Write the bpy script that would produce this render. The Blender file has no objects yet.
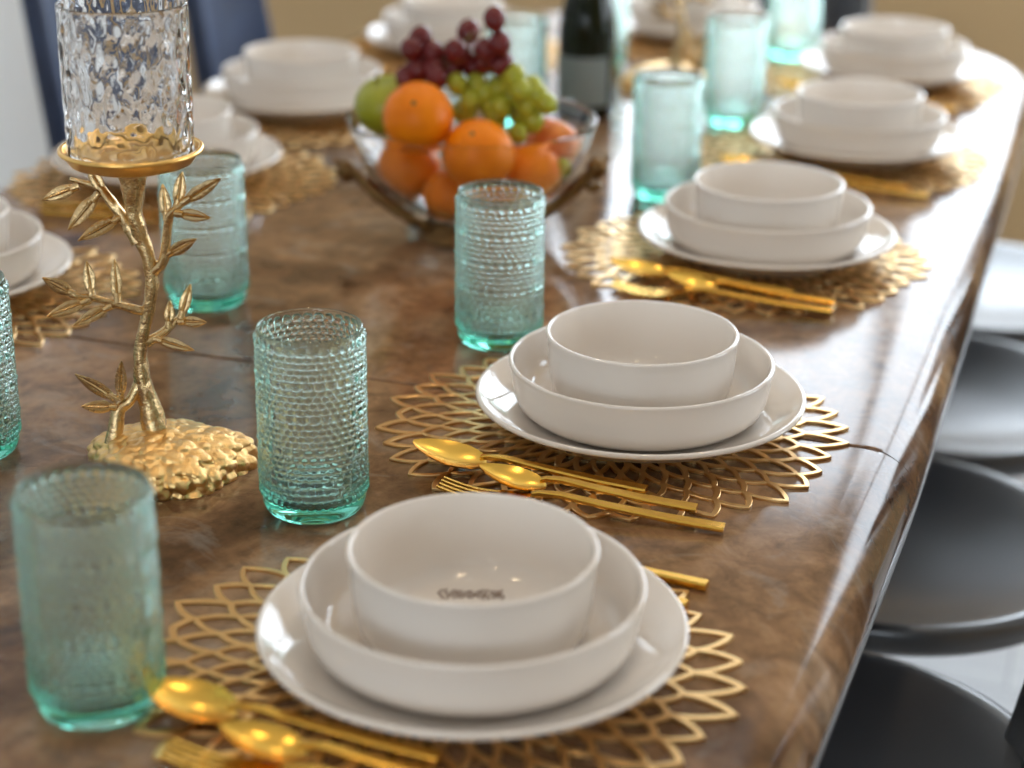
import bpy, math, random
from math import sin, cos, pi, radians as R
from mathutils import Vector, Matrix, noise

random.seed(7)
SC = bpy.context.scene
COL = SC.collection
TZ = 0.76            # height of the table top

# ------------------------------------------------------------------ materials
def mat(name, color=(.8, .8, .8), rough=.5, metal=0., trans=0., ior=1.45, coat=0., spec=.5, build=None):
    m = bpy.data.materials.new(name)
    m.use_nodes = True
    nt = m.node_tree
    b = nt.nodes['Principled BSDF']
    b.inputs['Base Color'].default_value = (*color, 1)
    b.inputs['Roughness'].default_value = rough
    b.inputs['Metallic'].default_value = metal
    b.inputs['Transmission Weight'].default_value = trans
    b.inputs['IOR'].default_value = ior
    b.inputs['Coat Weight'].default_value = coat
    b.inputs['Coat Roughness'].default_value = .05
    b.inputs['Specular IOR Level'].default_value = spec
    if build:
        build(nt, b)
    return m

def nd(nt, kind, **kw):
    n = nt.nodes.new(kind)
    for k, v in kw.items():
        if k in n.inputs:
            n.inputs[k].default_value = v
        else:
            setattr(n, k, v)
    return n

def coords(nt, scale=(1, 1, 1), rot=(0, 0, 0)):
    tc = nd(nt, 'ShaderNodeTexCoord')
    mp = nd(nt, 'ShaderNodeMapping')
    mp.inputs['Scale'].default_value = scale
    mp.inputs['Rotation'].default_value = rot
    nt.links.new(tc.outputs['Object'], mp.inputs['Vector'])
    return mp.outputs['Vector']

def ramp(nt, fac, stops):
    r = nd(nt, 'ShaderNodeValToRGB')
    el = r.color_ramp.elements
    while len(el) < len(stops):
        el.new(.5)
    for e, (p, c) in zip(el, stops):
        e.position = p
        e.color = (*c, 1)
    nt.links.new(fac, r.inputs['Fac'])
    return r.outputs['Color']

def tex(nt, vec, scale, detail=6, rough=.6, dist=0.):
    n = nd(nt, 'ShaderNodeTexNoise')
    n.inputs['Scale'].default_value = scale
    n.inputs['Detail'].default_value = detail
    n.inputs['Roughness'].default_value = rough
    n.inputs['Distortion'].default_value = dist
    nt.links.new(vec, n.inputs['Vector'])
    return n.outputs['Fac']

def mixc(nt, a, b, fac, mode='MIX'):
    m = nd(nt, 'ShaderNodeMix', data_type='RGBA', blend_type=mode)
    for s, v in (('A', a), ('B', b)):
        k = [i for i in m.inputs if i.name == s and i.type == 'RGBA'][0]
        if isinstance(v, tuple):
            k.default_value = (*v, 1)
        else:
            nt.links.new(v, k)
    f = m.inputs[0]
    if isinstance(fac, (int, float)):
        f.default_value = fac
    else:
        nt.links.new(fac, f)
    return [o for o in m.outputs if o.type == 'RGBA'][0]

def bump(nt, b, h, strength, dist):
    n = nd(nt, 'ShaderNodeBump')
    n.inputs['Strength'].default_value = strength
    n.inputs['Distance'].default_value = dist
    nt.links.new(h, n.inputs['Height'])
    nt.links.new(n.outputs['Normal'], b.inputs['Normal'])

def b_table(nt, b):
    v = coords(nt)
    v2 = coords(nt, (1, .55, 1), (0, 0, .5))
    big = tex(nt, v2, 3.6, 9, .60, .9)
    fine = tex(nt, v, 34, 8, .72, .5)
    c1 = ramp(nt, big, [(.33, (.055, .028, .013)), (.44, (.17, .090, .044)), (.55, (.36, .215, .115)), (.68, (.52, .41, .30))])
    c2 = ramp(nt, fine, [(.33, (.3, .27, .25)), (.5, (.8, .76, .72)), (.68, (1.25, 1.2, 1.15))])
    c = mixc(nt, c1, c2, .85, 'MULTIPLY')
    mid = tex(nt, v, 11, 7, .65, 1.2)
    veil = ramp(nt, mid, [(.55, (0, 0, 0)), (.75, (.5, .5, .5))])
    c = mixc(nt, c, (.42, .37, .32), veil)
    nt.links.new(c, b.inputs['Base Color'])
    rr = nd(nt, 'ShaderNodeMapRange')
    rr.inputs['To Min'].default_value = .06
    rr.inputs['To Max'].default_value = .15
    nt.links.new(fine, rr.inputs['Value'])
    nt.links.new(rr.outputs['Result'], b.inputs['Roughness'])
    bump(nt, b, fine, .03, .002)

def b_gold_cast(nt, b):
    v = coords(nt)
    n = tex(nt, v, 260, 3, .6)
    bump(nt, b, n, .55, .0016)

def b_orange(nt, b):
    v = coords(nt)
    n = tex(nt, v, 420, 2, .5)
    bump(nt, b, n, .25, .0012)
    w = tex(nt, v, 18, 3)
    nt.links.new(ramp(nt, w, [(.3, (.86, .20, .001)), (.7, (.95, .27, .003))]), b.inputs['Base Color'])

def b_apple(nt, b):
    w = tex(nt, coords(nt, (1, 1, .3)), 45, 4)
    nt.links.new(ramp(nt, w, [(.3, (.29, .32, .012)), (.7, (.40, .40, .03))]), b.inputs['Base Color'])

def b_peach(nt, b):
    w = tex(nt, coords(nt, (1, 1, .35)), 26, 4, .6)
    nt.links.new(ramp(nt, w, [(.35, (.62, .09, .03)), (.62, (.85, .26, .05)), (.8, (.88, .42, .12))]), b.inputs['Base Color'])

def b_wallpaint(col):
    def f(nt, b):
        n = tex(nt, coords(nt), 60, 5)
        lo = tuple(c * .96 for c in col)
        nt.links.new(ramp(nt, n, [(.3, lo), (.7, col)]), b.inputs['Base Color'])
        bump(nt, b, n, .05, .002)
    return f

def b_floor(nt, b):
    br = nd(nt, 'ShaderNodeTexBrick')
    br.inputs['Scale'].default_value = 1.0
    br.inputs['Brick Width'].default_value = 1.2
    br.inputs['Row Height'].default_value = .2
    br.inputs['Mortar Size'].default_value = .002
    br.inputs['Color1'].default_value = (.44, .43, .43, 1)
    br.inputs['Color2'].default_value = (.52, .51, .50, 1)
    br.inputs['Mortar'].default_value = (.30, .30, .30, 1)
    nt.links.new(coords(nt), br.inputs['Vector'])
    w = tex(nt, coords(nt, (2, 14, 1)), 3, 6)
    c = mixc(nt, br.outputs['Color'], ramp(nt, w, [(.3, (.86, .86, .86)), (.7, (1, 1, 1))]), 1., 'MULTIPLY')
    nt.links.new(c, b.inputs['Base Color'])

def b_leather(nt, b):
    v = coords(nt)
    vo = nd(nt, 'ShaderNodeTexVoronoi')
    vo.inputs['Scale'].default_value = 420
    nt.links.new(v, vo.inputs['Vector'])
    bump(nt, b, vo.outputs['Distance'], .12, .0006)

def b_velvet(nt, b):
    n = tex(nt, coords(nt), 9, 4)
    nt.links.new(ramp(nt, n, [(.35, (.012, .018, .042)), (.7, (.03, .05, .11))]), b.inputs['Base Color'])
    b.inputs['Sheen Weight'].default_value = .22
    b.inputs['Sheen Tint'].default_value = (.25, .42, .8, 1)

def b_hammered(nt, b):
    v = coords(nt, (1, 1, .55))
    vo = nd(nt, 'ShaderNodeTexVoronoi', feature='SMOOTH_F1')
    vo.inputs['Scale'].default_value = 95
    nt.links.new(v, vo.inputs['Vector'])
    bump(nt, b, vo.outputs['Distance'], .5, .004)

def b_tint(nt, b):
    a = nd(nt, 'ShaderNodeVolumeAbsorption')
    a.inputs['Color'].default_value = (.46, .92, .83, 1)
    a.inputs['Density'].default_value = 37
    nt.links.new(a.outputs[0], nt.nodes['Material Output'].inputs['Volume'])

M = {}
M['table'] = mat('bronze_brown_stone', rough=.1, spec=.42, build=b_table)
M['steel'] = mat('dark_pedestal_metal', (.05, .045, .04), .35, .8)
M['lip'] = mat('edge_lip_metal', (.12, .11, .105), .38)
M['china'] = mat('warm_white_glaze', (.86, .795, .725), .05, coat=.35, spec=.55)
M['stamp'] = mat('brown_print', (.13, .05, .012), .4)
M['gold'] = mat('polished_gold', (.92, .55, .10), .23, 1.)
M['mat_gold'] = mat('placemat_gold', (.88, .59, .26), .28, 1.)
M['cast'] = mat('cast_gold', (.66, .48, .25), .27, 1., build=b_gold_cast)
M['rock'] = mat('gold_nugget', (.90, .60, .25), .28, 1., build=b_gold_cast)
M['dish'] = mat('dish_gold', (.98, .62, .20), .30, 1.)
M['bronze'] = mat('antique_bronze', (.20, .115, .045), .34, 1., build=b_gold_cast)
M['tumbler'] = mat('sea_green_glass', (.97, .995, .99), .0, trans=1., ior=1.46, build=b_tint)
M['clear'] = mat('clear_glass', (.99, .995, .995), .0, trans=1., ior=1.38)
M['hammered'] = mat('hammered_clear_glass', (.985, .985, .985), .0, trans=1., ior=1.45, build=b_hammered)
M['bottle'] = mat('dark_green_bottle_glass', (.008, .012, .004), .04, spec=.35)
M['label'] = mat('grey_green_label', (.30, .36, .36), .55)
M['foil'] = mat('dark_foil', (.02, .02, .02), .35, .6)
M['orange'] = mat('orange_peel', rough=.40, spec=.3, build=b_orange)
M['apple'] = mat('green_apple_skin', rough=.28, build=b_apple)
M['peach'] = mat('red_orange_skin', rough=.32, build=b_peach)
M['red_grape'] = mat('red_grape_skin', (.15, .014, .014), .24)
M['green_grape'] = mat('green_grape_skin', (.40, .42, .035), .22)
for k in ('red_grape', 'green_grape'):
    bb = M[k].node_tree.nodes['Principled BSDF']
    bb.inputs['Subsurface Weight'].default_value = .25
    bb.inputs['Subsurface Radius'].default_value = (.006, .004, .002)
    bb.inputs['Subsurface Scale'].default_value = 1.
M['stem'] = mat('woody_stem', (.16, .11, .035), .6)
M['leather'] = mat('black_leather', (.020, .023, .029), .33, coat=1., spec=.8, build=b_leather)
M['leather'].node_tree.nodes['Principled BSDF'].inputs['Coat Roughness'].default_value = .24
M['velvet'] = mat('navy_velvet', rough=.5, build=b_velvet)
M['leg'] = mat('black_metal', (.02, .02, .02), .35, .6)
M['tan'] = mat('tan_wall_paint', rough=.7, build=b_wallpaint((.64, .44, .225)))
M['white'] = mat('white_wall_paint', rough=.7, build=b_wallpaint((.86, .88, .89)))
M['ceil'] = mat('ceiling_paint', rough=.8, build=b_wallpaint((.82, .80, .77)))
M['trim'] = mat('white_trim', (.82, .82, .81), .4)
M['floor'] = mat('grey_plank_floor', rough=.22, build=b_floor)

def pane_mat():
    m = bpy.data.materials.new('window_glass')
    m.use_nodes = True
    nt = m.node_tree
    nt.nodes.clear()
    o = nd(nt, 'ShaderNodeOutputMaterial')
    t = nd(nt, 'ShaderNodeBsdfTransparent')
    g = nd(nt, 'ShaderNodeBsdfGlossy')
    g.inputs['Roughness'].default_value = .0
    x = nd(nt, 'ShaderNodeMixShader')
    x.inputs[0].default_value = .06
    nt.links.new(t.outputs[0], x.inputs[1])
    nt.links.new(g.outputs[0], x.inputs[2])
    nt.links.new(x.outputs[0], o.inputs['Surface'])
    return m
M['pane'] = pane_mat()

# ------------------------------------------------------------------ mesh building
class MB:
    def __init__(s):
        s.v, s.f = [], []

    def add(s, vs, fs):
        o = len(s.v)
        s.v += [tuple(p) for p in vs]
        s.f += [tuple(i + o for i in f) for f in fs]
        return s

    def box(s, x0, x1, y0, y1, z0, z1):
        vs = [(x, y, z) for z in (z0, z1) for y in (y0, y1) for x in (x0, x1)]
        return s.add(vs, [(0, 2, 3, 1), (4, 5, 7, 6), (0, 1, 5, 4), (2, 6, 7, 3), (0, 4, 6, 2), (1, 3, 7, 5)])

    def lathe(s, prof, n=48, c=(0, 0, 0), disp=None):
        """prof: (radius, z) pairs; a zero radius closes to a point."""
        vs, rows = [], []
        for r, z in prof:
            if r < 1e-7:
                rows.append([len(vs)])
                vs.append((c[0], c[1], c[2] + z))
            else:
                rows.append(list(range(len(vs), len(vs) + n)))
                for k in range(n):
                    a = 2 * pi * k / n
                    rr = r + (disp(a, z, r) if disp else 0)
                    vs.append((c[0] + rr * cos(a), c[1] + rr * sin(a), c[2] + z))
        fs = []
        for A, B in zip(rows, rows[1:]):
            for k in range(n):
                k2 = (k + 1) % n
                if len(A) == 1 and len(B) == 1:
                    continue
                if len(A) == 1:
                    fs.append((A[0], B[k], B[k2]))
                elif len(B) == 1:
                    fs.append((A[k], A[k2], B[0]))
                else:
                    fs.append((A[k], A[k2], B[k2], B[k]))
        return s.add(vs, fs)

    def tube(s, pts, rad, n=12, wob=0.):
        P = [Vector(p) for p in pts]
        m = len(P)
        rad = rad if isinstance(rad, (list, tuple)) else [rad] * m
        vs, fs = [], []
        up = Vector((0, 0, 1))
        side = None
        for i in range(m):
            t = (P[min(i + 1, m - 1)] - P[max(i - 1, 0)]).normalized()
            if side is None:
                side = t.cross(up if abs(t.z) < .9 else Vector((1, 0, 0))).normalized()
            else:
                side = (side - t * side.dot(t)).normalized()
            b = t.cross(side)
            for k in range(n):
                a = 2 * pi * k / n
                rr = rad[i]
                if wob:
                    rr *= 1 + wob * noise.noise(P[i] * 90 + Vector((3 * cos(a), 3 * sin(a), 0)))
                vs.append(P[i] + (side * cos(a) + b * sin(a)) * rr)
        for i in range(m - 1):
            for k in range(n):
                k2 = (k + 1) % n
                fs.append((i * n + k, i * n + k2, (i + 1) * n + k2, (i + 1) * n + k))
        fs.append(tuple(range(n - 1, -1, -1)))
        fs.append(tuple((m - 1) * n + k for k in range(n)))
        return s.add(vs, fs)

    def ball(s, c, rx, ry=None, rz=None, n=24, rot=None, fn=None):
        ry, rz = ry or rx, rz or rx
        h = n // 2
        vs, fs = [], []
        for i in range(h + 1):
            th = pi * i / h
            for k in range(n):
                a = 2 * pi * k / n
                p = Vector((sin(th) * cos(a), sin(th) * sin(a), cos(th)))
                if fn:
                    p = fn(p)
                p = Vector((p.x * rx, p.y * ry, p.z * rz))
                if rot:
                    p = rot @ p
                vs.append(p + Vector(c))
        for i in range(h):
            for k in range(n):
                k2 = (k + 1) % n
                fs.append((i * n + k, (i + 1) * n + k, (i + 1) * n + k2, i * n + k2))
        return s.add(vs, fs)

    def loft(s, secs, closed=True):
        n = len(secs[0])
        vs = [p for sec in secs for p in sec]
        fs = []
        for i in range(len(secs) - 1):
            for k in range(n if closed else n - 1):
                k2 = (k + 1) % n
                fs.append((i * n + k, i * n + k2, (i + 1) * n + k2, (i + 1) * n + k))
        if closed:
            fs.append(tuple(range(n - 1, -1, -1)))
            fs.append(tuple((len(secs) - 1) * n + k for k in range(n)))
        return s.add(vs, fs)

    def mesh(s, name, m, smooth=40):
        me = bpy.data.meshes.new(name)
        me.from_pydata(s.v, [], s.f)
        me.materials.append(m)
        import bmesh
        bm = bmesh.new()
        bm.from_mesh(me)
        bmesh.ops.remove_doubles(bm, verts=bm.verts, dist=1e-6)
        bmesh.ops.recalc_face_normals(bm, faces=bm.faces)
        bm.to_mesh(me)
        bm.free()
        if smooth:
            me.shade_smooth()
            if smooth < 180:
                me.set_sharp_from_angle(angle=R(smooth))
        return me

    def obj(s, name, m, parent=None, smooth=40):
        o = bpy.data.objects.new(name, s.mesh(name, m, smooth))
        COL.objects.link(o)
        if parent:
            o.parent = parent
        return o

def spline(pts, n=8):
    """Catmull-Rom through the points."""
    P = [Vector(p) for p in pts]
    P = [P[0] * 2 - P[1]] + P + [P[-1] * 2 - P[-2]]
    out = []
    for i in range(1, len(P) - 2):
        for k in range(n):
            t = k / n
            a, b, c, d = P[i - 1], P[i], P[i + 1], P[i + 2]
            out.append(.5 * ((2 * b) + (c - a) * t + (2 * a - 5 * b + 4 * c - d) * t * t + (3 * b - a - 3 * c + d) * t ** 3))
    out.append(P[-2])
    return out

def tag(o, label, cat, group=None, kind=None):
    o['label'] = label
    o['category'] = cat
    if group:
        o['group'] = group
    if kind:
        o['kind'] = kind
    return o

def struct(o):
    o['kind'] = 'structure'
    return o

def empty(name, loc=(0, 0, 0), rz=0.):
    o = bpy.data.objects.new(name, None)
    o.empty_display_size = .05
    COL.objects.link(o)
    o.location = loc
    o.rotation_euler = (0, 0, rz)
    return o

def dup(root):
    r = root.copy()
    COL.objects.link(r)
    for ch in list(root.children):
        c = ch.copy()
        COL.objects.link(c)
        c.parent = r
        for g in ch.children:
            d = g.copy()
            COL.objects.link(d)
            d.parent = c
    return r

class Repeat:
    """The first call hands out the built thing itself, later calls hand out copies of it."""
    def __init__(s, proto):
        s.proto, s.used = proto, False

    def put(s, loc, label, cat, group, rz=0.):
        o = dup(s.proto) if s.used else s.proto
        s.used = True
        o.location = loc
        o.rotation_euler = (0, 0, rz)
        return tag(o, label, cat, group)

# ------------------------------------------------------------------ the room
WX0, WX1, WY0, WY1, CH = -1.86, 3.4, -3.2, 4.2, 2.75

def wall_along_x(name, y0, y1, x0, x1, m, holes):
    mb = MB()
    xs = x0
    for hx0, hx1, hz0, hz1 in holes:
        mb.box(xs, hx0, y0, y1, 0, CH)
        mb.box(hx0, hx1, y0, y1, 0, hz0)
        mb.box(hx0, hx1, y0, y1, hz1, CH)
        xs = hx1
    mb.box(xs, x1, y0, y1, 0, CH)
    return struct(mb.obj(name, m, smooth=0))

def wall_along_y(name, x0, x1, y0, y1, m, holes):
    mb = MB()
    ys = y0
    for hy0, hy1, hz0, hz1 in holes:
        mb.box(x0, x1, ys, hy0, 0, CH)
        mb.box(x0, x1, hy0, hy1, 0, hz0)
        mb.box(x0, x1, hy0, hy1, hz1, CH)
        ys = hy1
    mb.box(x0, x1, ys, y1, 0, CH)
    return struct(mb.obj(name, m, smooth=0))

FAR = (-.72, 1.95, .86, 2.20)       # window in the far wall
BACK = (-.6, 1.6, .95, 2.1)         # window behind the camera
FILL_WINDOW = (2.3, 4.0, .5, 2.2)         # made-up window in the right wall, added to brighten the left wall
struct(MB().box(WX0 - .15, WX1 + .15, WY0 - .15, WY1 + .15, -.1, 0).obj('floor', M['floor'], smooth=0))
struct(MB().box(WX0 - .15, WX1 + .15, WY0 - .15, WY1 + .15, CH, CH + .1).obj('ceiling', M['ceil'], smooth=0))
wall_along_x('wall_far', WY1, WY1 + .15, WX0 - .15, WX1 + .15, M['tan'], [FAR])
wall_along_x('wall_back', WY0 - .15, WY0, WX0 - .15, WX1 + .15, M['white'], [BACK])
wall_along_y('wall_left', WX0 - .15, WX0, WY0, WY1, M['white'], [])
wall_along_y('wall_right', WX1, WX1 + .15, WY0, WY1, M['tan'], [FILL_WINDOW])
struct(MB().box(WX0 + .012, WX1, WY1 - .012, WY1, 0, .09).obj('baseboard_far', M['trim'], smooth=0))
struct(MB().box(WX0, WX0 + .012, WY0, WY1 - .012, 0, .09).obj('baseboard_left', M['trim'], smooth=0))

def window(n, hole, axis, w0, w1, nv):
    a0, a1, z0, z1 = hole
    fr, gl = MB(), MB()
    t = .05
    d0, d1 = w0 + .04, w1 - .04
    def bx(mb, p0, p1, q0, q1, e0=d0, e1=d1):
        if axis == 'x':
            mb.box(p0, p1, e0, e1, q0, q1)
        else:
            mb.box(e0, e1, p0, p1, q0, q1)
    bx(fr, a0, a1, z0, z0 + t); bx(fr, a0, a1, z1 - t, z1)
    bx(fr, a0, a0 + t, z0 + t, z1 - t); bx(fr, a1 - t, a1, z0 + t, z1 - t)
    for k in range(1, nv):
        c = a0 + (a1 - a0) * k / nv
        bx(fr, c - t * .5, c + t * .5, z0 + t, z1 - t)
    f = struct(fr.obj('window_%d' % n, M['trim'], smooth=0))
    mid = (w0 + w1) / 2
    bx(gl, a0 + t, a1 - t, z0 + t, z1 - t, mid - .003, mid + .003)
    struct(gl.obj('window_pane', M['pane'], f, smooth=0))

window(1, FAR, 'x', WY1, WY1 + .15, 3)
window(2, BACK, 'x', WY0 - .15, WY0, 3)
window(3, FILL_WINDOW, 'y', WX1, WX1 + .15, 2)  # frame and pane of the added fill window, out of view

# ------------------------------------------------------------------ dining table
TX0, TX1, TY0, TY1, SEAM = -.603, .547, .42, 3.18, 1.402
def edge_x(y):
    return .011 * (max(0, y - 1.4) / 1.3) ** 1.3 * 2 if y > 1.4 else .011 * ((1.4 - y) / 1.0) ** 1.3 * 2

def table_outline(front):
    """(x, y, inset direction) around one half of the top; the seam side is nearly straight-edged."""
    out = []
    rc = .30
    ye, sg = (TY0, -1) if front else (TY1, 1)
    def pt(x, y, nx, ny):
        out.append((x, y, nx, ny))
    pt(TX1, SEAM, -1, .07 * sg)
    pt(TX1, SEAM + .005 * sg, -1, 0)
    pt(TX1, SEAM + .012 * sg, -1, 0)
    n = 14
    for k in range(1, n + 1):
        y = SEAM + (ye - sg * rc - SEAM) * k / n
        pt(TX1 - edge_x(y), y, -1, 0)
    ex = edge_x(ye - sg * rc)
    for k in range(1, 16):
        a = pi / 2 * k / 16
        pt(TX1 - ex - rc + rc * cos(a), ye - sg * rc + sg * rc * sin(a), -cos(a), -sg * sin(a))
    for k in range(0, 13):
        x = (TX1 - ex - rc) + ((TX0 + ex + rc) - (TX1 - ex - rc)) * k / 12
        pt(x, ye, 0, -sg)
    for k in range(1, 16):
        a = pi / 2 * k / 16
        pt(TX0 + ex + rc - rc * sin(a), ye - sg * rc + sg * rc * cos(a), sin(a), -sg * cos(a))
    for k in range(n, 0, -1):
        y = SEAM + (ye - sg * rc - SEAM) * k / n
        pt(TX0 + edge_x(y), y, 1, 0)
    pt(TX0, SEAM + .012 * sg, 1, 0)
    pt(TX0, SEAM + .005 * sg, 1, 0)
    pt(TX0, SEAM, 1, .07 * sg)
    for k in range(1, 8):
        pt(TX0 + (TX1 - TX0) * k / 8, SEAM, 0, .07 * sg)
    return out

EDGE = [(.075, 0), (.060, 0), (.044, 0), (.038, -.0004), (.030, -.002), (.022, -.0055), (.014, -.0105), (.0075, -.017), (.003, -.025), (.0005, -.033), (0, -.039), (.0015, -.045), (.005, -.050)]
EASE = [.0038, .0035, .0032, .0022, .0014, .0009, .0006, .0004, .0003, .0003, .0003, .0003, .0004]
def panel(front, parent):
    ol = table_outline(front)
    def at(p, i, j, z):
        x, y, nx, ny = p
        if abs(y - SEAM) < 1e-6:        # along the seam the edge is only eased
            return (x + nx * i, y + (-j if front else j), z)
        return (x + nx * i, y + ny * i, z)
    secs = [[at(p, i, j, z) for p in ol] for (i, z), j in zip(EDGE, EASE)]
    secs.append([at(p, .04, .002, -.052) for p in ol])
    return MB().loft(secs).obj('tabletop_panel', M['table'], parent, smooth=50)

tb = tag(empty('dining_table', (0, 0, TZ)), 'long brown stone-look dining table with rounded glossy edges and a seam across', 'table')
panel(True, tb)
panel(False, tb)
ol = [p for p in table_outline(True) if p[1] < SEAM - 1e-6]
ol2 = [p for p in table_outline(False) if p[1] > SEAM + 1e-6]
ring = ol[:-0 or None] + ol2[::-1]
secs = []
for i, z in ((.004, -.0505), (.0010, -.0520), (.0010, -.0550), (.004, -.0565), (.03, -.0565), (.03, -.0505)):
    secs.append([(x + nx * i, y + ny * i, z) for x, y, nx, ny in ring])
secs.append(secs[0])
mbl = MB()
n_ = len(ring)
vs = [p for s_ in secs[:-1] for p in s_]
fs = []
for i in range(6):
    for k in range(n_):
        k2 = (k + 1) % n_
        j = (i + 1) % 6
        fs.append((i * n_ + k, i * n_ + k2, j * n_ + k2, j * n_ + k))
mbl.add(vs, fs)
mbl.obj('edge_lip', M['lip'], tb, smooth=30)['label'] = 'thin lip under the table edge'
for y in (1.0, 2.6):
    mb = MB()
    mb.lathe([(0, -TZ), (.30, -TZ), (.30, -TZ + .03), (.24, -TZ + .05), (.09, -TZ + .12), (.075, -.35), (.09, -.18), (.24, -.075), (.26, -.053), (0, -.053)], 40, (-.028, y, 0))
    mb.obj('pedestal', M['steel'], tb)

# ------------------------------------------------------------------ china
def lathe_obj(prof, name, m, n=96, smooth=60):
    return MB().lathe(prof, n).obj(name, m, None, smooth)

def arc(cx, cz, r, a0, a1, n=6):
    return [(cx + r * cos(R(a0 + (a1 - a0) * k / n)), cz + r * sin(R(a0 + (a1 - a0) * k / n))) for k in range(n + 1)]

plate_prof = [(0, .0045), (.078, .0045), (.080, 0), (.086, 0), (.089, .0045), (.105, .0085), (.120, .0150), (.1310, .0228)] + \
    arc(.1325, .0252, .0024, -40, 130, 6) + [(.127, .0228), (.117, .0172), (.106, .0128), (.094, .0100), (.082, .0090), (0, .0085)]
bowl_a = [(0, .0035), (.074, .0035), (.076, 0), (.082, 0), (.087, .0012), (.0950, .0048), (.1010, .0108), (.1042, .0195), (.1058, .0300), (.1068, .0390)] + \
    arc(.1060, .0440, .0020, -10, 190, 6) + [(.1022, .0340), (.1000, .0235), (.0965, .0150), (.0900, .0092), (.0800, .0070), (0, .0065)]
bowl_b = [(0, .0035), (.051, .0035), (.053, 0), (.057, 0), (.0615, .0013), (.0680, .0053), (.0720, .0122), (.0744, .0225), (.0758, .0360), (.0768, .0520), (.0770, .0570)] + \
    arc(.0763, .0606, .0018, -10, 190, 6) + [(.0733, .0500), (.0722, .0370), (.0706, .0240), (.0672, .0145), (.0610, .0085), (.0530, .0068), (0, .0064)]

MZ = .0022        # placemat thickness
plates = Repeat(lathe_obj(plate_prof, 'dinner_plate', M['china'], 120))
shallow = Repeat(lathe_obj(bowl_a, 'shallow_bowl', M['china'], 120))
small = Repeat(lathe_obj(bowl_b, 'cereal_bowl', M['china'], 120))

# ------------------------------------------------------------------ placemat
def petal_mesh():
    mb = MB()
    N, s = 37, .0224
    rnd = random.Random(3)
    tips = {}
    K = 6
    def T(k, j):
        if k < 0:
            return .058 + (k + 1) * s * .8
        if (k, j) not in tips:
            base = .074 + k * s
            tips[(k, j)] = base + (rnd.uniform(-.010, .007) if k >= K - 2 else rnd.uniform(-.003, .003))
        return tips[(k, j)]
    def ang(k, j):
        return 2 * pi * (j + (.5 if k % 2 else 0)) / N
    def strip(pts, w, z0, z1):
        P = [Vector((a, b)) for a, b in pts]
        L, Rr = [], []
        for i in range(len(P)):
            t = (P[min(i + 1, len(P) - 1)] - P[max(i - 1, 0)]).normalized()
            n = Vector((-t.y, t.x))
            L.append(P[i] + n * w)
            Rr.append(P[i] - n * w)
        secs = [[(l.x, l.y, z0), (l.x, l.y, z1 - .0005), (l.x * .9 + r.x * .1, l.y * .9 + r.y * .1, z1), (l.x * .1 + r.x * .9, l.y * .1 + r.y * .9, z1), (r.x, r.y, z1 - .0005), (r.x, r.y, z0)] for l, r in zip(L, Rr)]
        mb.loft(secs)
    for k in range(1, K):
        for j in range(N):
            a = ang(k, j)
            d = pi / N
            ja, jb = (j, (j + 1) % N) if k % 2 else ((j - 1) % N, j)
            ra, rb = T(k - 1, ja), T(k - 1, jb)
            rt = T(k, j)
            pts = []
            for i in range(9):                      # left flank out to the tip
                t = i / 8
                r = ra + (rt - ra) * t
                q = 1 - t ** 1.75
                pts.append((r, a - d * (q * .97 + .03 * (1 - t)) ))
            rev = []
            for i in range(9):
                t = i / 8
                r = rb + (rt - rb) * t
                q = 1 - t ** 1.75
                rev.append((r, a + d * (q * .97 + .03 * (1 - t))))
            pts += rev[::-1][1:]
            # sharp tip slightly rounded by sampling
            strip([(r * cos(t), r * sin(t)) for r, t in pts], random.Random(k * 100 + j).uniform(.0019, .0026), 0, MZ)
    for rr in (.072, .030):
        ringp = []
        for i in range(73):
            t = 2 * pi * i / 72
            ringp.append((rr * cos(t), rr * sin(t)))
        strip(ringp, .0025, 0, MZ)
    for j in range(20):
        t = 2 * pi * j / 20
        strip([(r * cos(t), r * sin(t)) for r in (.030, .045, .060, .073)], .002, 0, MZ)
    return mb
mats = Repeat(petal_mesh().obj('placemat', M['mat_gold'], None, 25))

# ------------------------------------------------------------------ tumblers with rows of beads
def tumbler_mesh():
    H, r0 = .1425, .0365
    rows = []
    z = .0155
    k = 0
    while z < H - .010:
        big = k % 5 == 3
        h = .0066 if big else .0047
        rows.append((z, h, 30 if big else 42))
        z += h
        k += 1
    n = 384
    top = z
    prof = [(0, .0022), (.026, .0022), (.0275, 0), (.031, 0), (.0345, .0012), (.0367, .004), (.0380, .008), (.0385, .012)]
    zs = []
    for z0, h, c in rows:
        m = 6 if h > .005 else 5
        zs += [z0 + h * i / m for i in range(m)]
    zs.append(top)
    for q in zs:
        prof.append((.0390 - .0004 * q / H, q))
    prof += [(.0380, top + .002), (.0380, H - .002)] + arc(.0371, H - .0010, .0010, 0, 180, 4)
    prof += [(.0360, H - .004), (.0358, .06), (.0352, .022), (.032, .0135), (.024, .0118), (0, .0115)]
    starts = rows
    def disp(a, z_, r):
        if r < .0375 or z_ < .0155 or z_ > top:
            return 0
        for i, (z0, h, c) in enumerate(starts):
            if z0 <= z_ < z0 + h:
                v = (z_ - z0) / h * 2 - 1
                ph = a * c / (2 * pi) + (.5 if i % 2 else 0)
                u = ((ph % 1) - .5) * 2
                d = 1 - u * u - v * v
                return (math.sqrt(d) if d > 0 else 0) * (.0022 if h > .005 else .0017)
        return 0
    return MB().lathe(prof, n, disp=disp)
tumblers = Repeat(tumbler_mesh().obj('tumbler', M['tumbler'], None, 180))

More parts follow.
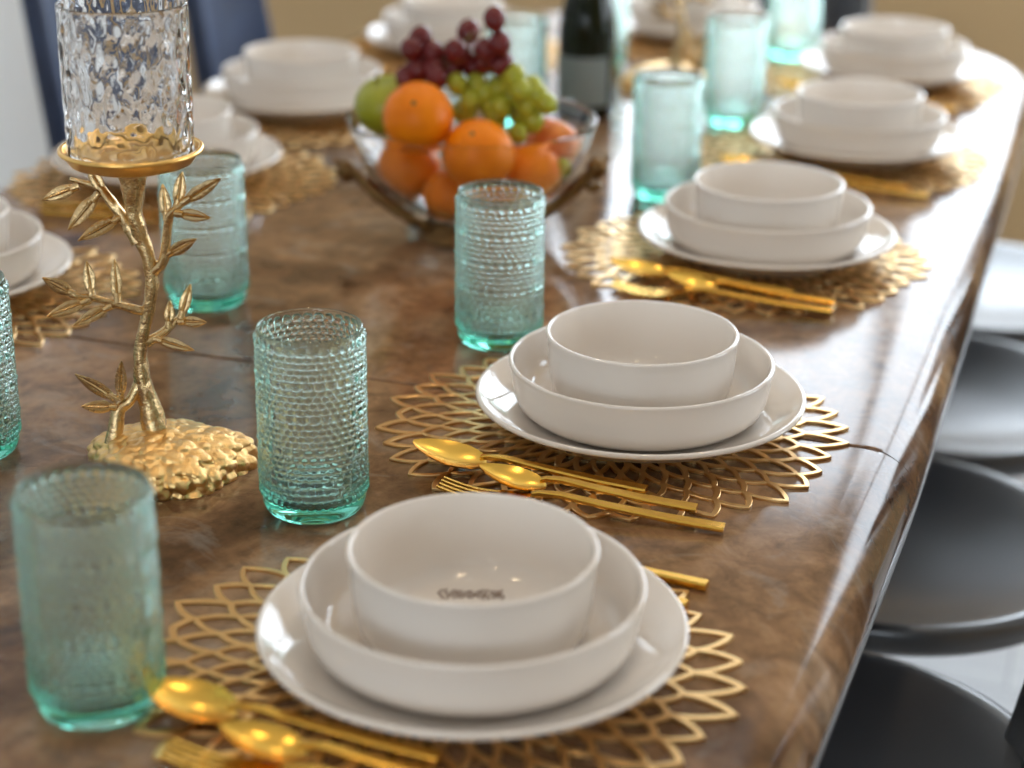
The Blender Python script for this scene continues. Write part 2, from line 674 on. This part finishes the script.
# ------------------------------------------------------------------ cutlery, each lying along +x with its handle end at the origin side
def bar_sections(pts, t):
    """pts: (x, half width, z); a rounded flat bar of thickness t."""
    out = []
    for x, w, z in pts:
        c = min(w, t) * .3
        out.append([(x, -w, z + c), (x, -w, z + t - c), (x, -w + c, z + t), (x, w - c, z + t), (x, w, z + t - c), (x, w, z + c), (x, w - c, z), (x, -w + c, z)])
    return out

def handle(L0, parent, zn=.0085):
    pts = [(0, .0054, 0), (.003, .0056, 0), (L0 * .3, .0050, .0018), (L0 * .6, .0042, .0050), (L0 * .85, .0032, zn), (L0 * .96, .0026, zn - .0006), (L0, .0026, zn - .002)]
    return MB().loft(bar_sections(pts, .0042)).obj('handle', M['gold'], parent, 35)

def spoon(name, L, lb, w):
    r = empty(name)
    L0 = L - lb + .004
    handle(L0, r)
    secs = []
    for i in range(17):
        t = i / 16
        x = L - lb + lb * t
        ww = max(.0026, w * math.sin(pi * (t ** .78)) ** .62) if 0 < t < 1 else (.0026 if t == 0 else .0015)
        rim = .0072 + .0105 * t
        dep = .0072 * max(0, math.sin(pi * min(1, t * .94 + .03))) ** .8
        up = [(x, ww * q, rim - dep * (1 - q * q)) for q in [1 - 2 * k / 12 for k in range(13)]]
        dn = [(x, ww * q * .97, rim - dep * (1 - q * q) - .0013) for q in [-1 + 2 * k / 12 for k in range(13)]]
        secs.append(up + dn)
    zmin = min(p[2] for s_ in secs for p in s_)
    secs = [[(a, b, c - zmin) for a, b, c in s_] for s_ in secs]
    MB().loft(secs).obj('spoon_bowl', M['gold'], r, 50)
    return r

def fork(name, L):
    r = empty(name)
    L0 = L - .072
    handle(L0, r)
    mb = MB()
    secs = []
    for i in range(9):
        t = i / 8
        w = .0026 + (.0115 - .0026) * (math.sin(t * pi / 2) ** 1.5)
        secs.append([(L0 - .002 + .030 * t, q * w, .0066 - .0050 * math.sin(t * pi / 2) + .0018 * k) for k, q in ((0, -1), (0, 1), (1, 1), (1, -1))])
    mb.loft(secs)
    for j in range(4):
        c = (-1.5 + j) * .0059
        ts = []
        for i in range(9):
            t = i / 8
            hw = .0019 - .0010 * t
            z = .0016 - .0016 * math.sin(min(1, t * 1.6) * pi / 2) + .0075 * t * t
            ts.append([(L0 + .026 + .046 * t, c * (1 - .03 * t) + q * hw, z + .0017 * k) for k, q in ((0, -1), (0, 1), (1, 1), (1, -1))])
        mb.loft(ts)
    mb.obj('tines', M['gold'], r, 35)
    return r

def knife(name, L):
    r = empty(name)
    pts = [(0, .0044, 0), (.005, .0045, 0), (.05, .0040, .0005), (.105, .0032, .0008), (.112, .003, .0010)]
    MB().loft(bar_sections(pts, .0060)).obj('handle', M['gold'], r, 35)
    secs = []
    for i in range(13):
        t = i / 12
        x = .110 + (L - .110) * t
        up = .0035 + .0065 * min(1, t * 4) - (.011 * max(0, (t - .72) / .28) ** 2)
        dn = -.0032
        secs.append([(x, dn, .0012), (x, dn, .0030), (x, max(up, dn + .001), .0024), (x, max(up, dn + .001), .0018)])
    MB().loft(secs).obj('blade', M['gold'], r, 35)
    return r

spoons = Repeat(spoon('table_spoon', .188, .060, .0205))
teas = Repeat(spoon('teaspoon', .167, .052, .0165))
forks = Repeat(fork('fork', .216))
knives = Repeat(knife('knife', .222))

def lay(rep, hx, hy, tx, ty, z, label, cat, group):
    """hx, hy handle end; tx, ty tip."""
    return rep.put((hx, hy, TZ + z), label, cat, group, math.atan2(ty - hy, tx - hx))

# ------------------------------------------------------------------ place settings
# (x, y, mat turn, words for where it stands)
SET = [
    (.324, .975, .10, 'at the nearest full setting, closest to the camera'),
    (.319, 1.386, .23, 'at the sharp second setting, beside the table seam'),
    (.320, 1.878, .05, 'at the third setting of the black-chair side'),
    (.341, 2.332, .31, 'at the fourth setting of the black-chair side'),
    (.318, 2.785, .17, 'at the farthest black-chair setting, by the rounded corner'),
    (-.420, 1.470, .28, 'cut off by the left edge of the photo'),
    (-.413, 1.930, .12, 'behind the stem of the front candle holder'),
    (-.410, 2.300, .02, 'left of the green apple, before the second navy chair'),
    (-.361, 2.745, .25, 'behind the red grapes, farthest of the navy-chair side'),
    (-.040, 3.005, .19, 'at the far head of the table, right of the bottle'),
]
for i, (x, y, rz, w) in enumerate(SET):
    off = (-.020, -.012) if i < 5 else (.012, -.01)
    mats.put((x + off[0], y + off[1], TZ + .0002), 'gold petal placemat ' + w, 'placemat', 'gold petal placemats', rz)
    z = TZ + MZ + .0004
    plates.put((x, y, z), 'white dinner plate ' + w, 'plate', 'white dinner plates', rz)
    shallow.put((x, y, z + .0092), 'white shallow middle bowl ' + w, 'bowl', 'white shallow bowls', rz)
    b = small.put((x, y, z + .0163), 'small white top bowl ' + w, 'bowl', 'small white top bowls', rz)
    if i == 0:
        b['label'] = 'small white bowl with a brown stamp inside, nearest the camera, topmost of its stack'
        first_bowl = b
mats.put((-.086, .704, TZ + .0002), 'gold petal placemat showing only a tip in the bottom left corner', 'placemat', 'gold petal placemats', .02)

# brown maker's mark printed on the floor of the nearest bowl (an unreadable line of short strokes)
rs = random.Random(5)
mb = MB()
for rowy, x0, x1 in ((.001, -.0205, .0205),):
    xx = x0
    while xx < x1:
        w = rs.uniform(.0016, .0030)
        h = rs.uniform(.0085, .0135)
        c = rs.uniform(-.6, .6)
        n = 6
        pts = [(xx + w * .5 + .0016 * sin(c + 2.2 * k / n * pi), rowy - h / 2 + h * k / n, .0066) for k in range(n + 1)]
        mb.tube(pts, .00075, 6)
        xx += w + rs.uniform(.0004, .0014)
o = mb.obj('stamp', M['stamp'], first_bowl, 60)
o.rotation_euler = (0, 0, R(18.8) - .10)
o.location = (-.0110, .0375, 0)
o['label'] = 'brown printed mark on the bowl floor'

TUM = [
    (.124, .862, 'sea-green beaded tumbler left of the nearest plate, cut close to the bottom corner'),
    (.130, 1.159, 'sea-green beaded tumbler between the gold rock base and the two nearest plates'),
    (.139, 1.544, 'sea-green beaded tumbler in front of the fruit bowl'),
    (.156, 2.074, 'pale blue-green tumbler left of the third stack of the black-chair side'),
    (.151, 2.452, 'pale blue tumbler left of the fourth stack of the black-chair side'),
    (.141, 2.915, 'pale blue tumbler left of the farthest stack by the rounded corner'),
    (-.166, 1.157, 'green beaded tumbler cut off by the left edge of the photo'),
    (-.160, 1.544, 'blue-green tumbler behind the right-hand leaves of the front candle holder'),
    (-.135, 2.110, 'pale blue tumbler behind the green apple side of the fruit bowl'),
    (-.122, 2.350, 'pale blue tumbler behind the grapes, left of the bottle'),
    (-.120, 2.740, 'pale tumbler peeping out behind the right side of the bottle'),
]
for k, (x, y, l) in enumerate(TUM):
    tumblers.put((x + .006, y - .011, TZ + .0003), l, 'glass', 'beaded glass tumblers', k * .37)

CUT = [(0, 'at the nearest setting, left end close to the front tumbler'), (1, 'in front of the sharp second setting'), (2, 'in front of the third setting of the black-chair side'), (3, 'in front of the fourth setting of the black-chair side'), (4, 'in front of the farthest setting of the black-chair side')]
for i, w in CUT:
    x, y = SET[i][:2]
    dx, dy = {0: (-.020, .014), 2: (.012, .006)}.get(i, (0, -.004))
    x, y = x + dx, y + dy
    z = MZ + .0006
    lay(spoons, x + .044, y - .134, x - .157, y - .136, z + .002, 'large gold spoon ' + w, 'spoon', 'large gold spoons')
    lay(teas, x + .088, y - .156, x - .088, y - .165, z + .0035, 'small gold spoon ' + w, 'spoon', 'small gold spoons')
    lay(forks, x + .113 - (.024 if i == 2 else 0), y - .174, x - .104, y - .184, z, 'gold fork ' + w, 'fork', 'gold forks')
lay(knives, .441, 1.118, .225, 1.135, .001, 'gold knife behind the nearest plate, farther of two handle ends', 'knife', 'gold knives')
lay(knives, .436, 1.082, .218, 1.100, MZ + .001, 'gold knife behind the nearest plate, handle end half hidden by the rim', 'knife', 'gold knives')
for (hx, hy, tx, ty), l in (((-.475, 1.752, -.262, 1.775), 'gold knife on the far left behind the candle holder leaves, upper one'),
                            ((-.455, 1.722, -.240, 1.748), 'gold knife on the far left behind the candle holder leaves, lower one')):
    lay(knives, hx, hy, tx, ty, MZ + .001, l, 'knife', 'gold knives')

# ------------------------------------------------------------------ candle holder: gold twig on a nugget rock, dish and hammered glass
def leaf_into(mb, base, tip, w, depth):
    B, T = Vector(base), Vector(tip)
    ax = T - B
    L = ax.length
    ax.normalize()
    nrm = Vector((depth * .55, -1, .15)).normalized()
    sd = ax.cross(nrm).normalized()
    nrm = sd.cross(ax).normalized()
    secs = []
    for i in range(11):
        t = i / 10
        ww = w * (math.sin(pi * min(1, .06 + t * .94)) ** .75) * (1.15 - .35 * t) if t < 1 else .0004
        th = .0016 * (1 - .5 * t)
        ring_ = []
        for q, h in ((-1, 0), (-.55, .75), (-.22, .35), (0, 1.15), (.22, .35), (.55, .75), (1, 0), (.55, -.75), (.2, -.45), (0, -1.1), (-.2, -.45), (-.55, -.75)):
            ring_.append(B + ax * (L * t) + sd * (ww * q) + nrm * (th * h + .10 * L * (t * t) * 0))
        secs.append(ring_)
    mb.loft(secs)

def twig(parent, path, radii, leaves, name='branch'):
    mb = MB()
    n = 7
    P = spline(path, n)
    rad = []
    for i in range(len(P)):
        u = i / n
        a = min(int(u), len(radii) - 2)
        rad.append(radii[a] + (radii[a + 1] - radii[a]) * (u - a))
    mb.tube(P, rad, 12, .22)
    if leaves:
        mb.ball(P[-1], rad[-1] * 1.02, n=10)
    for bse, tip, w in leaves:
        B, T = Vector(bse), Vector(tip)
        mb.tube([B, B + (T - B) * .22], [.0034, .0026], 10)
        leaf_into(mb, B + (T - B) * .06, T, w * 1.22, (T - B).x * 4)
    return mb.obj(name, M['cast'], parent, 50)

def P3(a, z, b=0.):
    return (a, b, z)

def candle_holder(loc, rz, label):
    r = tag(empty('candle_holder', loc, rz), label, 'candle holder', 'gold twig candle holders')
    r.scale = (.966, .966, .966)
    # rock, x along the picture plane of the twig, y away from the camera
    def bumpy(p):
        q = p.copy()
        a = math.atan2(q.y, q.x)
        k = 1 + .07 * sin(a * 3 + .6) + .05 * sin(a * 5)
        q.x *= k
        q.y *= k
        cell = noise.voronoi(Vector((q.x * 6.6, q.y * 6.6, q.z * 3.0)))[0]
        q *= .95 + .11 * math.sqrt(max(0., 1 - (cell[0] / .72) ** 2)) + .03 * noise.noise(q * 3)
        if q.z > 0:
            q.z = q.z ** .85
        return q
    mb = MB()
    mb.ball((.009, -.012, .004), .0635, .060, .0275, 170, None, bumpy)
    mb.v = [(x, y, max(z, 0.)) for x, y, z in mb.v]
    mb.obj('rock_base', M['rock'], r, 180)['label'] = 'lumpy gold nugget base'
    up = .0207
    def S(l, b0=0., b1=0.):
        n = max(1, len(l) - 1)
        return [P3(a, z + up, b0 + (b1 - b0) * i / n) for i, (a, z) in enumerate(l)]
    trunk = S([(.0010, -.006), (-.0055, .0275), (-.0095, .0509), (-.0099, .074), (-.0036, .1008), (.0023, .1273), (.0018, .1496), (-.0039, .1716), (-.0073, .1897), (-.0069, .2060), (-.0068, .2215)])
    twig(r, trunk, [.0128, .0088, .0068, .0056, .0052, .0054, .0058, .0062, .0066, .0090, .0125], [], 'trunk')
    twig(r, S([(-.037, -.012), (-.032, .0114), (-.0284, .0272), (-.0196, .0351), (-.0105, .0508)], -.012, 0), [.0072, .0062, .0052, .0046, .0050],
         [(P3(-.0265, .058, -.008), P3(-.0225, .092, -.012), .0040), (P3(-.0290, .058, -.01), P3(-.0580, .0835, -.020), .0045), (P3(-.0300, .0520, -.01), P3(-.0545, .0570, -.022), .0045)])
    twig(r, S([(-.006, .1084), (-.0251, .1157), (-.0424, .1229), (-.0564, .1265)], 0, -.016), [.0040, .0033, .0028, .0024],
         [(P3(-.0545, .1475, -.015), P3(-.0765, .163, -.022), .0046), (P3(-.0422, .1447, -.011), P3(-.0459, .171, -.004), .0042), (P3(-.0238, .1374, -.006), P3(-.0265, .170, .006), .0040),
          (P3(-.0440, .142, -.012), P3(-.0741, .1341, -.030), .0042), (P3(-.0290, .1358, -.007), P3(-.0556, .1242, -.022), .0040)])
    twig(r, S([(-.0061, .1642), (-.0182, .1841), (-.0301, .1985), (-.0367, .2038), (-.0585, .2085)], 0, .020), [.0054, .0044, .0038, .0032, .0018],
         [(P3(-.0325, .220, .012), P3(-.0443, .2415, .016), .0042), (P3(-.0530, .2245, .018), P3(-.0800, .2152, .010), .0044), (P3(-.0365, .2205, .012), P3(-.0589, .1948, -.002), .0048), (P3(-.0187, .2045, .004), P3(-.0490, .1903, -.014), .0044)])
    twig(r, S([(.002, .1380), (.0136, .1516), (.0186, .1773), (.0217, .1901), (.0325, .2000)], 0, -.014), [.0046, .0040, .0034, .0030, .0026],
         [(P3(.0192, .2062, -.009), P3(.0158, .2326, -.002), .0040), (P3(.0275, .217, -.011), P3(.0322, .2436, -.006), .0040), (P3(.0325, .2215, -.014), P3(.0640, .2432, -.022), .0042),
          (P3(.0270, .2125, -.012), P3(.0558, .2144, -.030), .0040), (P3(.0160, .1765, -.004), P3(.0425, .1950, -.020), .0042)])
    twig(r, S([(-.0048, .0818), (.009, .0896), (.0203, .0992)], 0, .012), [.0042, .0034, .0026],
         [(P3(.0125, .1140, .006), P3(.0140, .1353, .010), .0036), (P3(.0215, .1200, .010), P3(.0299, .1467, .016), .0038), (P3(.0205, .1175, .010), P3(.0437, .1205, .000), .0038), (P3(.0010, .1058, .002), P3(.0350, .1014, -.012), .0038)])
    D = (-.0068, 0, .2480)
    mb = MB()
    mb.lathe([(0, -.006), (.012, -.006), (.030, -.0035), (.046, .0015), (.0512, .0085)] + arc(.0524, .0112, .0022, -20, 160, 6) + [(.0495, .0095), (.0440, .0060), (.038, .0048), (.0225, .0046), (.0215, .0052), (.0200, .0046), (.0130, .0046), (.012, .0051), (.011, .0046), (0, .0046)], 96, D)
    mb.obj('dish', M['dish'], r, 60)
    mb = MB()
    Hh = .121
    prof = [(.0448, .0072)] + [(.0478, .0072 + .0010)] + [(.0478, .009 + (Hh - .010) * i / 70) for i in range(71)] + arc(.0468, Hh, .0010, 0, 180, 4) + [(.0454, Hh - .004), (.0452, .05), (.0450, .016), (.0448, .0072)]
    def disp(a, z, rr):
        if rr < .0476 or z > Hh - .004:
            return 0
        p = Vector((cos(a) * 5.2, sin(a) * 5.2, z * 62))
        d = noise.voronoi(p)[0]
        fade = min(1, max(0, (z - .012) / .012))
        return fade * (-.0016 * max(0, 1 - d[0] * 1.6) + .0006 * noise.noise(p * 2.1))
    mb.lathe(prof, 200, D, disp)
    mb.obj('glass_shade', M['hammered'], r, 180)['label'] = 'clear hammered glass cylinder'
    return r

candle_holder((-.0104, 1.1786, TZ), R(18.8), 'gold twig candle holder with hammered glass cylinder, in the front of the table')
candle_holder((.028, 2.620, TZ), R(198.8), 'second gold twig candle holder, far back between the bottle and the far tumblers')

# ------------------------------------------------------------------ fruit bowl and fruit
BX, BY = .006, 1.838
fb = tag(empty('fruit_bowl', (BX, BY, TZ), R(18.8)), 'clear glass fruit bowl on a bronze twig stand', 'bowl')
outer = [(0, .020), (.030, .0205), (.052, .027), (.075, .040), (.096, .056), (.112, .078), (.1235, .100), (.1315, .122), (.1335, .128)]
inner = [(.1312, .1275), (.1295, .121), (.1213, .1), (.1097, .0785), (.094, .0575), (.073, .0425), (.051, .0300), (.030, .0240), (0, .0235)]
MB().lathe(outer + [(.1332, .1296), (.1318, .1296)] + inner, 96).obj('glass_bowl', M['clear'], fb, 60)
MB().lathe([(0, .0), (.058, .0), (.060, .003), (.056, .008), (.050, .013), (.047, .018), (.049, .0225), (.046, .0225), (.043, .016), (0, .014)], 64).obj('stand_ring', M['bronze'], fb, 50)
for sg in (-1, 1):
    path = spline([(sg * .045, -.010, .010), (sg * .072, -.012, .024), (sg * .100, -.010, .044), (sg * .124, -.004, .066), (sg * .134, 0, .075 if sg > 0 else .068)], 6)
    mb = MB()
    mb.tube(path, [.0078 - .0022 * i / (len(path) - 1) for i in range(len(path))], 12, .3)
    mb.tube(spline([(sg * .052, .012, .012), (sg * .082, .014, .026), (sg * .110, .008, .055), (sg * .128, .002, .070)], 6), .0040, 10, .3)
    e = Vector(path[-1])
    mb.ball(e, .0115, .0100, .0125, 14, None, lambda p: p * (1 + .18 * noise.noise(p * 3)))
    for q in range(4):
        leaf_into(mb, e, e + Vector((sg * .016 * cos(q * 1.3 - 1.2), .010 * sin(q * 2.1), .014 * sin(q * 1.5 - .4))), .0042, .3)
    if sg > 0:
        mb.tube([e + Vector((-.018, 0, -.015)), e + Vector((-.004, -.006, -.022)), e + Vector((.004, -.006, -.016))], [.004, .005, .006], 10, .3)
    mb.obj('twig_handle', M['bronze'], fb, 50)

def fruit_fn(dimp):
    def f(p):
        k = 1.
        if dimp:
            t = p.z
            k = 1 - dimp * math.exp(-((1 - t) / .10)) - dimp * .6 * math.exp(-((1 + t) / .09))
            return Vector((p.x * (1 + .03 * t), p.y * (1 + .03 * t), p.z * k))
        return p * (1 + .012 * noise.noise(p * 1.7))
    return f

def fruit(name, off, r, m, label, cat, group=None, dimp=0., rot=(0, 0, 0), sz=1.):
    o = MB().ball((0, 0, 0), r, r, r * sz, 40, None, fruit_fn(dimp)).obj(name, m, None, 180)
    o.location = (BX + off[0], BY + off[1], TZ + off[2])
    o.rotation_euler = rot
    tag(o, label, cat, group)
    if dimp:
        MB().tube([(0, 0, r * sz * .80), (.001, 0, r * sz * .95), (.003, .001, r * sz * 1.13)], [.0011, .0012, .0016], 8).obj('stalk', M['stem'], o)
    else:
        MB().lathe([(0, .0006), (.0016, .0008), (.0026, .0002), (.003, -.0012), (0, -.002)], 14, (0, 0, r * sz * .995)).obj('stem_button', M['stem'], o)
    return o

fruit('green_apple', (-.0965, -.004, .1335), .0345, M['apple'], 'green apple at the left rim of the fruit bowl', 'apple', None, .22, (.35, -.25, 0), .97)
fruit('orange', (-.0374, -.0603, .1386), .0369, M['orange'], 'topmost orange, right of the green apple, under the red grapes', 'orange', 'oranges in the bowl', rot=(.9, .3, 0))
fruit('orange', (-.0665, -.0135, .0700), .0355, M['orange'], 'orange directly below the topmost orange, at the left side of the bowl', 'orange', 'oranges in the bowl', rot=(-.5, .8, 0))
fruit('orange', (.0271, -.0542, .1030), .0377, M['orange'], 'large orange in the middle, just above the rim of the front tumbler', 'orange', 'oranges in the bowl', rot=(.4, -.6, 1))
fruit('orange', (-.0120, -.0410, .0520), .0270, M['orange'], 'lowest orange, mostly hidden deep in the middle of the bowl', 'orange', 'oranges in the bowl', rot=(1.4, .6, 1))
fruit('orange', (.0671, .0017, .0723), .0325, M['orange'], 'orange right of the middle one, behind the bowl rim', 'orange', 'oranges in the bowl', rot=(.1, 1.6, 1))
fruit('red_apple', (.0730, .0530, .0940), .0300, M['peach'], 'orange-red apple at the right rim of the fruit bowl', 'apple', None, .18, (-.5, .3, 0), .95)

def grape_bunch(name, pts, m, label, rr, seed, stem_top):
    rd = random.Random(seed)
    r = tag(empty(name, (BX, BY, TZ)), label, 'grapes')
    c = sum((Vector(p) for p in pts), Vector()) / len(pts)
    for p in pts:
        q = Vector(p)
        rot = Matrix.Rotation(rd.uniform(0, 3), 3, 'Z') @ Matrix.Rotation(rd.uniform(-.7, .7), 3, 'X')
        k = rr * rd.uniform(.93, 1.07)
        MB().ball(q, k, k, k * 1.14, 22, rot).obj('grape', m, r, 180)
    mb = MB()
    mb.tube(spline([stem_top, tuple(c + (Vector(stem_top) - c) * .5), tuple(c), tuple(c + (c - Vector(stem_top)) * .5)], 5), .0014, 8)
    for p in pts:
        mb.tube([Vector(p), Vector(p) * .6 + c * .4 + Vector((0, 0, .002)), c + (Vector(stem_top) - c) * .3], .0008, 6)
    mb.obj('stalk', M['stem'], r)
    return r

RED = [(.0244, .0001, .2345), (.0299, .0024, .2094), (-.0168, .0336, .212), (-.0193, .0312, .1962), (.0137, .0028, .2008), (.0281, .0129, .1862), (.018, .013, .1875),
       (-.0607, .0053, .2063), (-.0632, -.0113, .1975), (-.0422, -.0042, .1946), (-.0583, -.0083, .176), (-.0382, .0209, .1762), (-.0163, .014, .191), (-.0058, .0195, .179),
       (-.0673, -.0188, .1688), (-.0313, -.0209, .1722), (-.0142, -.0127, .2005), (-.048, .012, .190), (-.024, .004, .176), (.006, .016, .184), (-.040, -.010, .178)]
GREEN = [(.0418, .0124, .1736), (.0588, .0223, .1601), (.0365, .0222, .1497), (.0143, .0145, .1408), (.0437, .0248, .1313), (.0231, .0094, .1285), (.0617, .0187, .1255), (.0485, .0066, .1138),
         (.0796, .0105, .1483), (-.0148, -.0061, .1641), (-.0009, -.0028, .1475), (.0007, .0114, .1618), (-.0163, .0146, .1305), (.0331, .0186, .163), (.047, .0213, .1443),
         (.022, .020, .158), (.030, .008, .140), (.058, .012, .142), (.010, .012, .152), (.066, .024, .142), (.0685, .012, .156), (.052, .006, .160), (-.006, .004, .136)]
grape_bunch('red_grape_bunch', RED, M['red_grape'], 'bunch of red grapes heaped on top of the fruit bowl', .0122, 4, (-.008, .02, .215))
grape_bunch('green_grape_bunch', GREEN, M['green_grape'], 'bunch of green grapes in the fruit bowl under the red ones', .0118, 5, (.005, .018, .172))
lg = MB().ball((0, 0, 0), .0107, .0107, .0118, 22).obj('loose_grape', M['green_grape'], None, 180)
lg.location = (BX + .0975, BY + .0125, TZ + .0785)
tag(lg, 'single green grape low against the right glass side of the fruit bowl', 'grape')
MB().tube([(0, 0, .0108), (.0005, 0, .0135)], .0009, 8).obj('stalk', M['stem'], lg)

# ------------------------------------------------------------------ bottle
wb = tag(empty('wine_bottle', (-.040, 2.410, TZ), R(-8)), 'dark green wine bottle with a grey-green label behind the fruit bowl', 'bottle')
MB().lathe([(0, .006), (.026, .006), (.030, 0), (.0345, .0008), (.0375, .004), (.0388, .010), (.0390, .02), (.0390, .112), (.0382, .126), (.0355, .142), (.0310, .160), (.0250, .180), (.0195, .200), (.0160, .220), (.0145, .240), (.0140, .285), (.0155, .287), (.0155, .296), (.0140, .299), (.0105, .299), (.0100, .25), (0, .25)], 64).obj('glass_body', M['bottle'], wb, 60)
mb = MB()
secs = []
for i in range(33):
    a = R(-90 - 72 + 144 * i / 32)
    secs.append([(rr * cos(a), rr * sin(a), z) for rr, z in ((.0391, .020), (.0394, .020), (.0394, .086), (.0391, .086))])
mb.loft(secs)
mb.obj('paper_label', M['label'], wb, 40)['label'] = 'plain grey-green paper label'
MB().lathe([(.0143, .232), (.0148, .232), (.0144, .283), (.0160, .286), (.0160, .297), (.0143, .3005), (0, .3005), (0, .2995), (.0138, .2995), (.0156, .2965), (.0156, .2865), (.0140, .2835)], 40).obj('foil_capsule', M['foil'], wb, 50)

# ------------------------------------------------------------------ chairs
def chair(name, upholstery, hb, seat_h=.48):
    """Faces +x; origin on the floor under the seat centre."""
    r = empty(name)
    q = seat_h
    MB().lathe([(0, q - .030), (.06, q - .0295), (.12, q - .024), (.17, q - .012), (.2, q - .003), (.210, q - .0005), (.2165, q - .001), (.2205, q - .006), (.2215, q - .014), (.219, q - .026), (.205, q - .038), (.10, q - .050), (0, q - .052)], 72).obj('seat', upholstery, r, 60)
    secs = []
    for i in range(17):
        t = i / 16
        z = q - .022 + (hb - q + .022) * t
        half = R(39) * (1 - .26 * t ** 2)
        lean = .075 * t
        ring_ = []
        rad0, rad1 = .190, .222
        n = 12
        for k in range(n + 1):
            a = pi - half + 2 * half * k / n
            ring_.append((rad0 * cos(a) - lean, rad0 * sin(a), z))
        for k in range(n, -1, -1):
            a = pi - half + 2 * half * k / n
            ring_.append((rad1 * cos(a) - lean, rad1 * sin(a), z))
        secs.append(ring_)
    o = MB().loft(secs).obj('backrest', upholstery, r, 60)
    bv = o.modifiers.new('soft', 'BEVEL')
    bv.width = .010
    bv.segments = 3
    bv.limit_method = 'ANGLE'
    for sx in (-1, 1):
        for sy in (-1, 1):
            MB().tube([(sx * .165 - .03, sy * .10, q - .030), (sx * .185 - .045, sy * .125, .0)], [.013, .010], 16).obj('leg', M['leg'], r)
    return r

blk = Repeat(chair('dining_chair', M['leather'], .90))
for (x, y, rz), l in (((.480, 1.362, pi), 'black leather dining chair at the table edge, nearest the camera'),
                      ((.478, 1.846, pi), 'black leather dining chair, second along the table edge'),
                      ((.476, 2.290, pi), 'black leather dining chair, third along the table edge'),
                      ((.474, 2.748, pi), 'black leather dining chair, farthest along the table edge, its seat gleaming white'),
                      ((.045, 3.36, -pi / 2), 'black chair at the far head of the table, behind the farthest tumbler')):
    blk.put((x, y, 0), l, 'chair', 'black dining chairs', rz)
nav = Repeat(chair('velvet_chair', M['velvet'], 1.04))
for (x, y), l in (((-.58, 2.385), 'navy chair seen through the hammered glass of the front candle holder'),
                  ((-.58, 2.830), 'navy chair right of the hammered glass, behind a white stack')):
    nav.put((x, y, 0), l, 'chair', 'navy velvet dining chairs')

# ------------------------------------------------------------------ light
w = bpy.data.worlds.new('sky')
SC.world = w
w.use_nodes = True
bg = w.node_tree.nodes['Background']
bg.inputs['Color'].default_value = (.80, .90, 1.0, 1)
bg.inputs['Strength'].default_value = 7.2

def portal(name, loc, rot, sx, sy):
    l = bpy.data.lights.new(name, 'AREA')
    l.shape = 'RECTANGLE'
    l.size, l.size_y = sx, sy
    l.cycles.is_portal = True
    o = bpy.data.objects.new(name, l)
    COL.objects.link(o)
    o.location = loc
    o.rotation_euler = rot
portal('window_portal_far', ((FAR[0] + FAR[1]) / 2, WY1 + .16, (FAR[2] + FAR[3]) / 2), (R(-90), 0, 0), FAR[1] - FAR[0], FAR[3] - FAR[2])
portal('window_portal_back', ((BACK[0] + BACK[1]) / 2, WY0 - .16, (BACK[2] + BACK[3]) / 2), (R(90), 0, 0), BACK[1] - BACK[0], BACK[3] - BACK[2])
portal('window_portal_right', (WX1 + .16, (FILL_WINDOW[0] + FILL_WINDOW[1]) / 2, (FILL_WINDOW[2] + FILL_WINDOW[3]) / 2), (R(90), 0, R(90)), FILL_WINDOW[1] - FILL_WINDOW[0], FILL_WINDOW[3] - FILL_WINDOW[2])  # sky light through the added fill window

for k, (x, y) in enumerate(((-.5, .9), (.6, .9), (-.5, 2.4), (.6, 2.4), (0, -.8))):
    l = bpy.data.lights.new('ceiling_downlight', 'SPOT')
    l.energy = 10
    l.color = (1, .74, .46)
    l.spot_size = R(120)
    l.spot_blend = .6
    l.shadow_soft_size = .07
    o = bpy.data.objects.new('ceiling_downlight', l)
    COL.objects.link(o)
    o.location = (x, y, CH - .02)

# ------------------------------------------------------------------ camera
cam = bpy.data.cameras.new('camera')
cam.sensor_width = 36
cam.lens = 1878.7 / 1024 * 36
cam.dof.use_dof = True
cam.dof.focus_distance = 1.42
cam.dof.aperture_fstop = 3.0
cam.dof.aperture_blades = 9
co = bpy.data.objects.new('camera', cam)
COL.objects.link(co)
co.matrix_world = Matrix.Translation((.68, 0, TZ + .5973)) @ Matrix.Rotation(R(18.8), 4, 'Z') @ Matrix.Rotation(R(90 - 21.533), 4, 'X') @ Matrix.Rotation(R(.697), 4, 'Z')
SC.camera = co

SC.view_settings.view_transform = 'Standard'
SC.view_settings.look = 'None'
SC.view_settings.gamma = 1
SC.view_settings.use_curve_mapping = False
SC.view_settings.exposure = 0.1
SC.cycles.use_adaptive_sampling = False
SC.cycles.max_bounces = 14
SC.cycles.transmission_bounces = 12
SC.cycles.glossy_bounces = 6
SC.cycles.diffuse_bounces = 4
SC.cycles.transparent_max_bounces = 12
SC.cycles.sample_clamp_indirect = 8
SC.cycles.blur_glossy = .6
